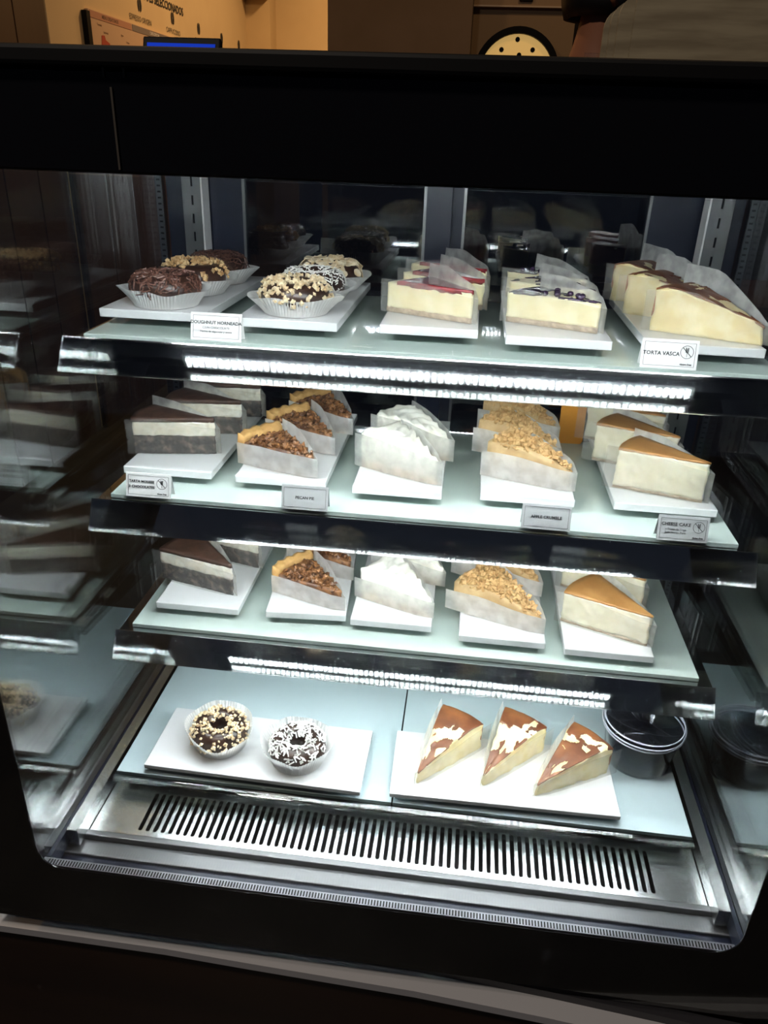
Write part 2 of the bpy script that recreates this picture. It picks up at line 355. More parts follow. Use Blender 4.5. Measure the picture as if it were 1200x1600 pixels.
# side glazing, two panes each, spacer bars with perforations
for gx, sg in ((GL, -1), (GR, 1)):
    sgl = MB().box(min(gx, gx+sg*.004), max(gx, gx+sg*.004), .612, 1.25, DECK-.03, EYE+.04).obj('side_glass', G_SIDE, case)
    a, b = sorted((gx+sg*.016, gx+sg*.020)); MB().box(a, b, .612, 1.25, DECK-.03, EYE+.04).obj('outer_pane', G_SIDE, sgl)
    a, b = sorted((gx+sg*.0045, gx+sg*.0155))
    MB().box(a, b, .64, 1.20, DECK-.026, DECK-.014).obj('spacer_bar', mat('spacer aluminium', (.22, .22, .24), .4, 1), sgl)
    MB().box(a, b, 1.205, 1.217, DECK, EYE+.04).obj('spacer_bar', mat('spacer aluminium', (.22, .22, .24), .4, 1), sgl)
    m = MB()
    for k in range(100): m.box(a+.003, b-.003, 1.2045, 1.205, DECK+.02+k*.0085, DECK+.0225+k*.0085)
    m.obj('spacer_holes', BLKMET, sgl, kind='stuff')
    a, b = sorted((gx+sg*.001, gx+sg*.024))
    MB().box(a, b, .60, 1.25, DECK-.06, DECK-.031).obj('side_sill', NAVY, sgl)
    a, b = sorted((gx-sg*.0005, gx-sg*.006))
    MB().box(a, b, .62, 1.20, DECK-.03, DECK-.006).obj('gasket', NAVY, sgl)
# rear frame and sliding doors
MB().box(-.47, -.404, 1.200, 1.235, DECK-.03, EYE).obj('rear_post', NAVY, case)
MB().box(.325, .372, 1.200, 1.235, DECK-.03, EYE).obj('rear_post', NAVY, case)
MB().box(-.404, .325, 1.200, 1.245, DECK-.03, DECK+.05).obj('rear_bottom_rail', BLKMET, case)
def slide_door(x0, x1, y0, st0, st1):
    d = MB().box(x0, x0+st0, y0, y0+.016, DECK+.05, EYE-.005).box(x1-st1, x1, y0, y0+.016, DECK+.05, EYE-.005)
    d.box(x0+st0, x1-st1, y0, y0+.016, DECK+.05, DECK+.09).box(x0+st0, x1-st1, y0, y0+.016, EYE-.03, EYE-.005)
    d = d.obj('sliding_door', NAVY, case, bevel=.001)
    MB().box(x0+st0, x1-st1, y0+.002, y0+.005, DECK+.09, EYE-.03).obj('pane', G_DOOR, d)
    MB().box(x0+st0, x1-st1, y0+.011, y0+.014, DECK+.09, EYE-.03).obj('pane', G_DOOR, d)
    MB().box(x0+st0-.004, x0+st0, y0-.0015, y0, DECK+.06, EYE-.01).obj('bright_edge', SATIN, d)
    MB().box(x1-st1, x1-st1+.004, y0-.0015, y0, DECK+.06, EYE-.01).obj('bright_edge', SATIN, d)
    return d
slide_door(-.404, -.038, 1.204, .054, .042)
slide_door(-.062, .325, 1.222, .044, .080)
MB().box(-.268, -.234, 1.2095, 1.2145, DECK+.09, EYE-.03).obj('door_stiffener', NAVY, case)
# slotted uprights: sheet with real slots over a dark channel
def upright(x0, x1):
    m = MB(); xm = (x0+x1)/2; z0, z1 = DECK+.02, EYE; sw = .0016
    m.box(x0, xm-sw, 1.176, 1.1775, z0, z1).box(xm+sw, x1, 1.176, 1.1775, z0, z1)
    z = z0
    while z < z1:
        m.box(xm-sw, xm+sw, 1.176, 1.1775, z, min(z+.012, z1)); z += .0255
    for xx in (x0, x1-.0015): m.box(xx, xx+.0015, 1.1775, 1.199, z0, z1)
    u = m.obj('slotted_upright', SATIN, case)
    MB().box(x0+.002, x1-.002, 1.190, 1.1985, z0, z1).obj('channel', BLKMET, u)
    return u
upright(-.437, -.407); upright(.318, .350)
MB().box(-.4066, -.4040, 1.170, 1.199, DECK+.02, EYE).obj('white_edge_strip', mat('white enamel', (.8, .8, .8), .35), case)
MB().box(.3150, .3176, 1.170, 1.199, DECK+.02, EYE).obj('white_edge_strip', mat('white enamel', (.8, .8, .8), .35), case)
# well: rims, front ledge, floor under the grille, base and bumper
ZG = DECK-.030
MB().box(XR+.004, GR-.006, .66, 1.20, DECK-.03, DECK-.004).obj('side_rim', BRUSH, case)
MB().box(GL+.006, XL-.004, .66, 1.20, DECK-.03, DECK-.004).obj('side_rim', BRUSH, case)
MB().box(XL-.004, XR+.004, 1.165, 1.199, DECK-.03, DECK-.002).obj('rear_rim', BRUSH, case)
led = MB().box(GL+.001, GR-.001, .652, .676, ZG-.012, ZG-.006).box(GL+.001, GR-.001, .676, .685, ZG-.012, ZG+.002).obj('front_ledge', mat('dull steel', (.17, .17, .175), .45, 1), case, bevel=.0015)
MB().box(GL+.001, GR-.001, .618, .652, ZG-.02, ZG-.010).obj('front_gutter', NAVY, case)
MB().box(GL+.001, GR-.001, .609, .618, ZG-.02, ZG+.003).obj('bright_bead', STEEL, case)
MB().box(GL-.02, GR+.02, .612, 1.25, DECK-.10, DECK-.062).obj('well_floor', BLKMET, case)
MB().box(-.56, .50, .66, 1.28, .10, DECK-.10).obj('base_cabinet', WOODD, case)
MB().box(-.55, .49, .62, 1.26, 0, .10).obj('plinth', BLKMET, case)
bx = [(-.70, .645), (-.56, .618), (-.321, .617), (-.207, .613), (0, .607), (.16, .597), (.298, .585), (.45, .567)]
zc = EYE-.93
m = MB().prism([(p[0], p[1]-.0245) for p in bx]+[(p[0], p[1]) for p in bx[::-1]], 'z', zc-.012, zc); m.obj('silver_ledge', mat('grey anodised edge', (.52, .52, .55), .45), case)
m = MB().prism([(-.70, .66), (-.56, .6335)]+[(p[0], p[1]+.0155) for p in bx[2:5]]+[(.45, .5845)]+[(.45, .567)]+[(p[0], p[1]) for p in bx[::-1]][1:], 'z', zc-.01, zc+.012); m.obj('bumper', mat('dark grey bumper', (.035, .034, .04), .35), case)
MB().prism([(p[0], p[1]-.016) for p in bx]+[(p[0], p[1]-.002) for p in bx[::-1]], 'z', .08, zc-.012).obj('front_panel', WOODD, case)

# grille: stainless sheet with real rounded slots
def grille():
    gr = thing('vent_grille', 'slotted stainless air grille running along the front of the case floor', 'grille')
    m = MB(); y0, y1, x0, x1 = .686, .772, XL-.003, XR+.003; pitch = .0104; hw = .0028; ya, yb = .694, .759
    zt, zb_ = ZG, ZG-.0012; n = 66; xs = -.386
    def plate(poly): m.prism(poly, 'z', zb_, zt)
    plate([(x0, y0), (xs-pitch/2, y0), (xs-pitch/2, y1), (x0, y1)])
    plate([(xs+(n-.5)*pitch, y0), (x1, y0), (x1, y1), (xs+(n-.5)*pitch, y1)])
    for k in range(n):
        c = xs+k*pitch; a, b = c-pitch/2, c+pitch/2
        arcT = [(c+hw*math.cos(t), yb-hw+hw*math.sin(t)) for t in [math.pi*q/6 for q in range(7)]]      # right to left over the top
        arcB = [(c-hw*math.cos(t), ya+hw-hw*math.sin(t)) for t in [math.pi*q/6 for q in range(7)]]      # left to right under the bottom
        plate([(b, yb-hw)]+[(b, y1), (a, y1), (a, yb-hw)]+arcT[::-1])
        plate([(a, ya+hw), (a, y0), (b, y0), (b, ya+hw)]+arcB[::-1])
        plate([(a, ya+hw), (c-hw, ya+hw), (c-hw, yb-hw), (a, yb-hw)])
        plate([(c+hw, ya+hw), (b, ya+hw), (b, yb-hw), (c+hw, yb-hw)])
    m.obj('slotted_plate', BRUSH, gr)
    MB().box(x0, x1, .686, .688, ZG-.012, ZG-.0014).obj('front_lip', BRUSH, gr)
    return gr
grille()

# deck: two milk glass panels with a clear rounded acrylic nosing
def deck(x0, x1, side):
    d = thing('floor_panel', 'pale blue milk glass floor panel under the %s' % side, 'glass panel')
    MB().box(x0, x1, .764, 1.162, DECK-.006, DECK).obj('plate', DECKM, d, bevel=.0008)
    arc = [math.pi/2*q/14 for q in range(15)]
    prof = [(.7638, DECK)]+[(.758-.015*math.sin(t), DECK-.015+.015*math.cos(t)) for t in arc]+[(.743, DECK-.022)]
    inn = [(.7638, DECK-.004)]+[(.758-.011*math.sin(t), DECK-.015+.011*math.cos(t)) for t in arc]+[(.747, DECK-.022)]
    n_ = MB().prism(prof+inn[::-1], 'x', x0, x1).obj('nosing', G_NOSE, d, smooth=True)
    n_.data.set_sharp_from_angle(angle=R(35))
    MB().box(x0, x1, .7432, .765, DECK-.0242, DECK-.0222).obj('foot_strip', G_ACRYL, d)
deck(XL+.003, -.0535, 'two doughnuts'); deck(-.0515, XR-.003, 'three browned cake slices')

# ------------------------------------------------------------------ shelves
def shelf(z, label, yf, elev):
    """yf: front edge; elev: how far the mirrored front rail leans back (deg)"""
    s = thing('glass_shelf', label, 'shelf', (0, 0, z))
    MB().box(XL+.016, XR-.016, yf+.018, 1.146, -.006, 0).obj('glass_plate', MILK, s, bevel=.0006)
    fr = MB().box(XL, XR, yf, yf+.019, -.009, -.0065).box(XL, XL+.017, yf+.019, 1.15, -.009, -.0065).box(XR-.017, XR, yf+.019, 1.15, -.009, -.0065)
    fr.box(XL, XR, 1.146, 1.15, -.012, 0)
    fr.obj('frame', STEEL, s)
    t = R(elev); dy, dz = -.040*math.sin(t), -.040*math.cos(t); ny, nz = -math.cos(t), math.sin(t)
    q = lambda a, n: (yf+a*dy-n*ny, a*dz-n*nz)
    EDGE = mat('bright edge', (.9, .9, .9), .1, 1)
    MB().prism([q(.03, 0), q(.97, 0), q(.97, .002), q(.03, .002)], 'x', XL+.0015, XR-.0015).obj('front_rail', STEEL, s)
    MB().prism([q(-.01, -.0005), q(.03, -.0005), q(.03, .0025), q(-.01, .0025)], 'x', XL, XR).obj('rail_lip', EDGE, s)
    MB().prism([q(.97, -.0005), q(1.01, -.0005), q(1.01, .0025), q(.97, .0025)], 'x', XL, XR).obj('rail_lip', EDGE, s)
    for x_, sg in ((XL, 1), (XR, -1)):
        a, b = sorted((x_+sg*.002, x_+sg*.006))
        MB().prism([(yf+.004, -.010), (1.175, -.010), (1.175, -.06), (1.10, -.05), (yf+.012, -.024)], 'x', a, b).obj('bracket', BLKMET, s)
        a, b = sorted((x_, x_+sg*.0015))
        MB().prism([q(.03, -.0005), q(.97, -.0005), q(.97, .0025), q(.03, .0025)], 'x', a, b).obj('end_cap', EDGE, s)
    ls = MB().box(XL+.03, XR-.03, yf+.003, yf+.015, -.029, -.010).obj('led_strip', STRIP, s)
    m = MB()
    for k in range(74): m.box(XL+.036+k*.0099, XL+.0412+k*.0099, yf+.005, yf+.0105, -.0325, -.0292)
    m.obj('diodes', DIODE, ls, kind='stuff')
    return s
shelf(S[0], 'top glass shelf holding doughnuts and jam topped cheesecakes', .801, 30.4)
shelf(S[1], 'middle glass shelf with four price cards along its mirrored rail', .813, 28.8)
shelf(S[2], 'lowest glass shelf with two slices in each row and no price cards', .824, 31.5)
lh = MB().box(XL+.03, XR-.03, .622, .640, EYE-.012, EYE-.001).obj('led_strip', STRIP, case)
m = MB()
for k in range(74): m.box(XL+.036+k*.0099, XL+.0412+k*.0099, .628, .6335, EYE-.0155, EYE-.0122)
m.obj('diodes', DIODETOP, lh, kind='stuff')

# ------------------------------------------------------------------ white boards on clear feet
def board(x, y, z, wx, dy, label, rz=0, th=.010, fh=.010):
    b = thing('serving_board', label, 'board', (x, y, z), rz, 'white serving boards')
    MB().box(-wx/2, wx/2, 0, dy, fh, fh+th).obj('slab', WHITE, b, bevel=.0012)
    for fx in (-wx/2+.012, wx/2-.012):
        for fy in (.012, dy-.012):
            MB().lathe([(.005, 0), (.005, fh)], 12, (fx, fy, 0)).obj('foot', G_ACRYL, b)
    return z+fh+th
SH = ['top shelf', 'middle shelf', 'lowest shelf']
ROWS = [
    [(-.369, .863, .128, .28, 'three doughnuts at the left end'), (-.207, .855, .118, .285, 'the nut and coconut doughnuts'), (-.045, .862, .112, .28, 'the raspberry cheesecakes'), (.0985, .844, .115, .29, 'the blueberry cheesecakes'), (.256, .850, .124, .28, 'the burnt cheesecakes at the right end')],
    [(-.374, .874, .118, .275, 'the layered chocolate slices'), (-.224, .872, .118, .275, 'the pecan pie slices'), (-.0735, .867, .113, .275, 'the white cream slices'), (.0895, .876, .117, .27, 'the crumble slices'), (.258, .879, .124, .27, 'the brown topped cheesecakes')],
    [(-.3485, .870, .119, .275, 'the layered chocolate slices'), (-.194, .876, .113, .27, 'the pecan pie slices'), (-.0745, .873, .113, .272, 'the white cream slices'), (.078, .859, .116, .285, 'the crumble slices'), (.218, .851, .116, .29, 'the brown topped cheesecakes')]]
for i, row in enumerate(ROWS):
    for x, y, wx, dy, what in row:
        board(x, y, S[i], wx, dy, 'white board on the %s under %s' % (SH[i], what), R(4) if (i == 2 and x == -.194) else 0)
TOP = [s+.0203 for s in S]
board(-.2505, .762, DECK, .308, .122, 'wide white board on the case floor under two doughnuts', R(-1), .007)
board(.0985, .766, DECK, .310, .125, 'wide white board on the case floor under three burnt cheesecake slices', R(1), .007)
TOPD = DECK+.0173

# ------------------------------------------------------------------ doughnuts in paper cups
def torus_pt(Rm, rm, a, b, sq=1.22): return Vector(((Rm+rm*math.cos(b))*math.cos(a), (Rm+rm*math.cos(b))*math.sin(a), rm*sq*math.sin(b)))
def doughnut(x, y, z, kind, label, rz=0, tilt=(0, 0), sc=.94):
    Rm, rm = .0278*sc, .0140*sc; zc_ = rm*1.22+.0022
    d = thing('doughnut', label, 'doughnut', (x, y, z), rz, 'doughnuts in paper cups')
    d.rotation_euler = (tilt[0], tilt[1], rz)
    def ring(rm_, b0, b1, nb, wav, closed):
        m = MB(); na = 40; vv = []
        for i in range(na):
            a = 2*math.pi*i/na
            for k in range(nb):
                f = k/nb if closed else k/(nb-1)
                b = b0+(b1-b0)*f
                if wav and k in (0, nb-1): b += wav*math.sin(a*5+k)*(.5+.5*math.sin(a*3+1))
                p = torus_pt(Rm, rm_*(1+.03*noise.noise(Vector((math.cos(a)*2+x*50, math.sin(a)*2, b)))), a, b); vv.append(p+Vector((0, 0, zc_)))
        ff = []
        for i in range(na):
            for k in range(nb if closed else nb-1):
                ff.append((i*nb+k, ((i+1) % na)*nb+k, ((i+1) % na)*nb+(k+1) % nb, i*nb+(k+1) % nb))
        return m.add(vv, ff)
    ring(rm, 0, 2*math.pi, 16, 0, True).obj('dough', DOUGH, d, smooth=True)
    g = ring(rm+.0012, R(-32), R(212), 14, .22, False).obj('chocolate_glaze', CHOC, d, smooth=True)
    m = MB()
    def spot(lo=15, hi=165):
        a = random.uniform(0, 6.283); b = R(random.uniform(lo, hi)); p = torus_pt(Rm, rm+.0018, a, b)
        nrm = Vector((math.cos(b)*math.cos(a), math.cos(b)*math.sin(a), math.sin(b))); return p+Vector((0, 0, zc_)), nrm
    def tang(nrm):
        t = nrm.orthogonal().normalized(); t.rotate(Matrix.Rotation(random.uniform(0, 6.28), 3, nrm)); return t
    if kind in ('sprinkle', 'shavings'):
        for _ in range(560):
            p, n_ = spot(-8, 175); m.stick(p+n_*random.uniform(-.0004, .0014), tang(n_)+n_*random.uniform(-.15, .25), random.uniform(.007, .012), .00085)
        m.obj('sprinkles', SPRINK2 if kind == 'shavings' else SPRINK, d, kind='stuff')
    elif kind == 'nuts':
        for _ in range(120):
            p, n_ = spot(0, 150); m.chunk(p+n_*.002, random.uniform(.0026, .0048))
        m.obj('chopped_nuts', NUT, d, kind='stuff')
    elif kind == 'palenuts':
        for _ in range(270):
            p, n_ = spot(-18, 145); m.chunk(p+n_*.0012, random.uniform(.0017, .0042))
        m.obj('chopped_nuts', NUTP, d, kind='stuff')
    elif kind == 'coconut':
        for _ in range(420):
            p, n_ = spot(-10, 160); m.stick(p+n_*random.uniform(0, .0012), tang(n_)+n_*random.uniform(-.2, .4), random.uniform(.003, .007), .0008)
        m.obj('coconut_shreds', COCO, d, kind='stuff')
    elif kind == 'cocobig':
        for _ in range(300):
            p, n_ = spot(20, 150); m.stick(p+n_*random.uniform(0, .0018), tang(n_)+n_*random.uniform(-.2, .4), random.uniform(.005, .010), .0011)
        m.obj('coconut_shreds', COCO, d, kind='stuff')
    elif kind == 'almond':
        for _ in range(110):
            p, n_ = spot(0, 150); m.flake(p+n_*random.uniform(.0005, .002), n_+Vector((random.uniform(-.6, .6), random.uniform(-.6, .6), 0)), random.uniform(.006, .0085), random.uniform(.0035, .005), .0005)
        m.obj('almond_flakes', ALMOND, d, kind='stuff')
    return d
def cup(x, y, z, label, rz=0, flare=(.0495, .0075), h=.020, base=.0375, wob=0, ph=0):
    m = MB(); na = 144; nz = 7; vv = []; seed = x*31+y*17
    for i in range(na):
        a = 2*math.pi*i/na; pl = (-1 if i % 2 else 1)
        for k in range(nz):
            t = k/(nz-1); rt = flare[0]+flare[1]*math.cos(2*a+ph)+.0015*math.sin(3*a+seed)
            r = base+(rt-base)*t**1.15+pl*.0006*(.2+.8*t)
            zz = h*t*(1-.10*wob+.22*noise.noise(Vector((math.cos(a)*1.2+seed, math.sin(a)*1.2, 0)))*1.3)
            vv.append((r*math.cos(a), r*math.sin(a), .0006+zz))
    b = na*nz; vv.append((0, 0, .0006))
    ff = [(i*nz+k, ((i+1) % na)*nz+k, ((i+1) % na)*nz+k+1, i*nz+k+1) for i in range(na) for k in range(nz-1)]
    ff += [(b, ((i+1) % na)*nz, i*nz) for i in range(na)]
    m.add(vv, ff)
    o = m.obj('paper_baking_cup', CUP, None, loc=(x, y, z)); o.rotation_euler = (0, 0, rz)
    return tag(o, label, 'paper cup', 'fluted paper cups')
DN = [(-.366, .905, 0, 'sprinkle', 'doughnut thick with chocolate shavings', 'front of the left board on the top shelf', 'shavings'),
      (-.361, .993, 0, 'nuts', 'glazed doughnut with coarse golden nuts', 'middle of the left board on the top shelf', 'nuts'),
      (-.358, 1.083, 0, 'shavings', 'dark doughnut with chocolate strands', 'back of the left board on the top shelf', 'sprinkle'),
      (-.206, .903, 0, 'palenuts', 'doughnut crusted with pale chopped nuts', 'front of the second board on the top shelf', 'palenuts'),
      (-.202, .988, 0, 'coconut', 'dark doughnut dusted with fine coconut', 'middle of the second board on the top shelf', 'coconut'),
      (-.196, 1.075, 0, 'almond', 'doughnut covered in sliced almonds', 'back of the second board on the top shelf', 'almond')]
for x, y, _, _, lab, where, kd in DN:
    cup(x, y, TOP[0], 'fluted white paper cup at the %s' % where, random.uniform(-.1, .1))
    doughnut(x, y, TOP[0]+.0012, kd, lab+' at the '+where.split(' on the top')[0], random.uniform(0, 6))
cup(-.312, .826, TOPD, 'fluted paper cup holding the nut doughnut on the case floor', 0, (.0505, .003), .031, .038, ph=2)
doughnut(-.312, .825, TOPD+.0012, 'palenuts', 'chocolate ring doughnut with chopped nuts on the case floor', .4)
cup(-.194, .812, TOPD, 'fluted paper cup holding the coconut doughnut on the case floor', .5, (.0505, .003), .031, .038, ph=1)
doughnut(-.194, .811, TOPD+.0012, 'cocobig', 'chocolate ring doughnut with coarse white coconut on the case floor', 1.2)

# ------------------------------------------------------------------ cake slices
def wedge(L, op, z0, z1, nr=14, nt=8, nh=4, amp=.0008, fr=90, seed=0, r0=.004, top=None, bot=None, arcb=0, skew=0):
    """solid wedge, tip at the origin, middle line along +X; z0/z1 floats or f(u) of the radius fraction"""
    f0 = z0 if callable(z0) else (lambda u: z0)
    f1 = z1 if callable(z1) else (lambda u: z1)
    idx = {}; m = MB()
    def P(i, j, k):
        key = (i, j, k)
        if key in idx: return idx[key]
        u, v, w_ = i/nr, j/nt, k/nh
        r = r0+(L-r0)*u; t = (v-.5)*op
        p = Vector((r*math.cos(t), r*math.sin(t), f0(u)+(f1(u)-f0(u))*w_))
        if arcb and i == nr: p.xy *= 1+arcb*math.sin(math.pi*w_)
        q = p*fr+Vector((seed*7.3, seed*3.1, seed))
        p += Vector((noise.noise(q), noise.noise(q+Vector((9, 0, 0))), .6*noise.noise(q+Vector((0, 9, 0)))*(1 if k else 0)))*amp
        if k == nh and top: p.z += top(u, v, p)
        if k == 0 and bot: p.z += bot(u, v, p)
        idx[key] = len(m.v); m.v.append(tuple(p)); return idx[key]
    def q(a, b, c, d): m.f.append((a, b, c, d)); m.mi.append(0)
    for i in range(nr):
        for j in range(nt):
            q(P(i,j,0), P(i,j+1,0), P(i+1,j+1,0), P(i+1,j,0)); q(P(i,j,nh), P(i+1,j,nh), P(i+1,j+1,nh), P(i,j+1,nh))
        for k in range(nh):
            q(P(i,0,k), P(i+1,0,k), P(i+1,0,k+1), P(i,0,k+1)); q(P(i,nt,k), P(i,nt,k+1), P(i+1,nt,k+1), P(i+1,nt,k))
    for j in range(nt):
        for k in range(nh):
            q(P(0,j,k), P(0,j,k+1), P(0,j+1,k+1), P(0,j+1,k)); q(P(nr,j,k), P(nr,j+1,k), P(nr,j+1,k+1), P(nr,j,k+1))
    return m
def skin_patches(L, op, zf, seed, thr, th=.0012, nr=64, nt=36, cut=None):
    """torn baked skin lying on the top: only the cells where the noise says so"""
    m = MB(); idx = {}
    def P(i, j, k):
        if (i, j, k) in idx: return idx[(i, j, k)]
        u, v = i/nr, j/nt; r = .004+(L+.0012-.004)*u; t = (v-.5)*(op+.01)
        z = zf(u)+(th if k else -.0004)+.0009*noise.noise(Vector((u*6+seed, v*4, 0)))
        idx[(i, j, k)] = len(m.v); m.v.append((r*math.cos(t), r*math.sin(t), z)); return idx[(i, j, k)]
    on = lambda i, j: 0 <= i < nr and 0 <= j < nt and noise.noise(Vector((i/nr*3.6+seed*5, j/nt*1.6+seed, seed)))+.45*noise.noise(Vector((i/nr*11+seed, j/nt*6, seed*2)))+(.30 if i > nr*.72 else 0) > thr
    for i in range(nr):
        for j in range(nt):
            if not on(i, j): continue
            A = lambda k: (P(i,j,k), P(i+1,j,k), P(i+1,j+1,k), P(i,j+1,k))
            a, b = A(1), A(0); m.f += [a, b[::-1]]; m.mi += [0, 0]
            for (di, dj, e0, e1) in ((0,-1,0,1), (1,0,1,2), (0,1,2,3), (-1,0,3,0)):
                if not on(i+di, j+dj): m.f.append((b[e0], b[e1], a[e1], a[e0])); m.mi.append(0)
    return m
def scatter(L, op, zf, n, r, seed, u0=.05, u1=.97, lift=.5):
    random.seed(seed); m = MB()
    for _ in range(n):
        u = math.sqrt(random.uniform(u0*u0, u1*u1)); t = (random.random()-.5)*op*1.0; rr = L*u
        m.chunk((rr*math.cos(t), rr*math.sin(t), zf(u)+random.uniform(-.8, lift)*r), r*random.uniform(.6, 1.3), .8)
    return m
SEED = [0]
def cake(kind, tip, af, z, label, group, L=.116, op=38, h=.05, back='ccw'):
    """af: direction (deg) of the cut side nearest the viewer, seen from the tip; the slice opens clockwise from it"""
    SEED[0] += 1; sd = SEED[0]; o = R(op); mid = R(af)-o/2 if back == 'ccw' else R(af)+o/2
    s = thing({'rasp': 'raspberry_cheesecake_slice', 'blue': 'blueberry_cheesecake_slice', 'vasca': 'burnt_cheesecake_slice', 'choc': 'chocolate_mousse_slice', 'pecan': 'pecan_pie_slice', 'cream': 'cream_pie_slice', 'crumble': 'apple_crumble_slice', 'cheese': 'cheesecake_slice'}[kind], label, 'cake slice', (tip[0], tip[1], z), mid, group)
    W = lambda *a, **k: wedge(L, o, *a, seed=sd, **k)
    if kind in ('rasp', 'blue'):
        W(0, .0065, nh=2, amp=.0010, fr=160).obj('biscuit_base', BISCUIT, s, smooth=True)
        W(.0062, h-.0025, nr=36, nh=10, amp=.0013, fr=110).obj('filling', CREAM, s, smooth=True)
        if kind == 'rasp':
            drip = lambda u, v, p: -.0035*max(0, .4+noise.noise(Vector((u*9+sd, v*3, 0)))) if v in (0, 1) and u < .8 else 0
            wedge(L*.88, o*1.05, h-.0040, h+.0004, nr=24, nh=2, amp=.0006, seed=sd, bot=drip).obj('raspberry_jelly', BERRY, s, smooth=True)
        else:
            m = skin_patches(L*.98, o, lambda u: h-.0028, sd*1.7, .12, .0012); m.obj('blueberry_jelly', BLUEB, s, smooth=True)
            random.seed(sd); m = MB()
            for _ in range(9):
                u = random.uniform(.25, .85); t = (random.random()-.5)*o*.8; m.lathe([(.0008, -.0034), (.0032, -.0018), (.0040, 0), (.0032, .0024), (.0008, .0034)], 10, (L*u*math.cos(t), L*u*math.sin(t), h))
            m.obj('blueberries', BLUEB, s, smooth=True, kind='stuff')
    elif kind == 'vasca':
        zf = lambda u: h*(.40+.60*min(1, (u/.72))**.8) if u < .72 else h*(1+.06*math.sin((u-.72)/.28*3.14))
        W(0, zf, nr=40, nh=14, amp=.0030, fr=75).obj('filling', VASCA, s, smooth=True)
        skin_patches(L, o, zf, sd*2.3+3, -.10).obj('burnt_skin', BURNT if sd % 2 else BURNT2, s, smooth=True)
        W2 = wedge(L+.0014, o*.99, h*.35, lambda u: h*1.02, nr=1, nt=10, nh=4, r0=L-.0004, amp=.0008, seed=sd); W2.obj('browned_side', BURNT2, s, smooth=True)
    elif kind == 'choc':
        W(0, h*.52, nr=50, nh=10, amp=.0018, fr=260).obj('sponge', CHOCBASE, s, smooth=True)
        W(h*.515, h*.90, nr=40, nh=9, amp=.0018, fr=170).obj('white_mousse', MOUSSE, s, smooth=True)
        wedge(L+.0008, o*1.02, h*.895, h, nr=16, nh=2, amp=.0008, seed=sd, top=lambda u, v, p: .0015*math.sin(math.pi*v)).obj('chocolate_top', CHOCTOP, s, smooth=True)
    elif kind == 'pecan':
        W(0, h*.18, nh=2).obj('pastry_base', PIE, s, smooth=True)
        W(h*.175, lambda u: h*.74, nr=16, nh=3, amp=.001).obj('filling', PECAN, s, smooth=True)
        scatter(L*.93, o, lambda u: h*.76, 280, .0038, sd, lift=1.0).obj('pecan_pieces', PECAN, s, kind='stuff')
        wedge(L+.005, o*1.03, 0, lambda u: h*.92+.004*u, nr=3, nt=14, nh=4, r0=L-.005, amp=.0014, fr=140, seed=sd, top=lambda u, v, p: .0016*math.sin(v*26)).obj('crust_rim', PIE, s, smooth=True)
    elif kind == 'cream':
        W(0, h*.16, nh=2).obj('pastry_base', PIE, s, smooth=True)
        W(h*.155, lambda u: h*(.62+.38*math.sin(min(1, u*1.15)*1.75)), nr=44, nt=20, nh=6, amp=.0030, fr=80, top=lambda u, v, p: .0022*math.sin(u*34+3*math.sin(v*5+sd))+.0015*noise.noise(p*260)).obj('whipped_cream', WHIP, s, smooth=True)
    elif kind == 'crumble':
        W(0, h*.15, nh=2).obj('pastry_base', PIE, s, smooth=True)
        zf = lambda u: h*(.50+.42*math.sin(min(1, u*1.1)*1.9))
        W(h*.145, zf, nr=16, nh=3, amp=.0015).obj('apple_filling', APPLE, s, smooth=True)
        scatter(L, o, zf, 420, .0040, sd, lift=1.3).obj('crumble_lumps', CRUMB, s, kind='stuff')
    else:
        W(0, .004, nh=2, amp=.0012, fr=160).obj('biscuit_base', BISCUIT, s, smooth=True)
        W(.0038, h-.002, nr=40, nh=14, amp=.0021, fr=120).obj('filling', CREAM2, s, smooth=True)
        wedge(L+.0008, o*1.01, h-.0022, h+.0004, nr=14, nh=2, amp=.0006, seed=sd).obj('baked_top', TAN, s, smooth=True)
    return s
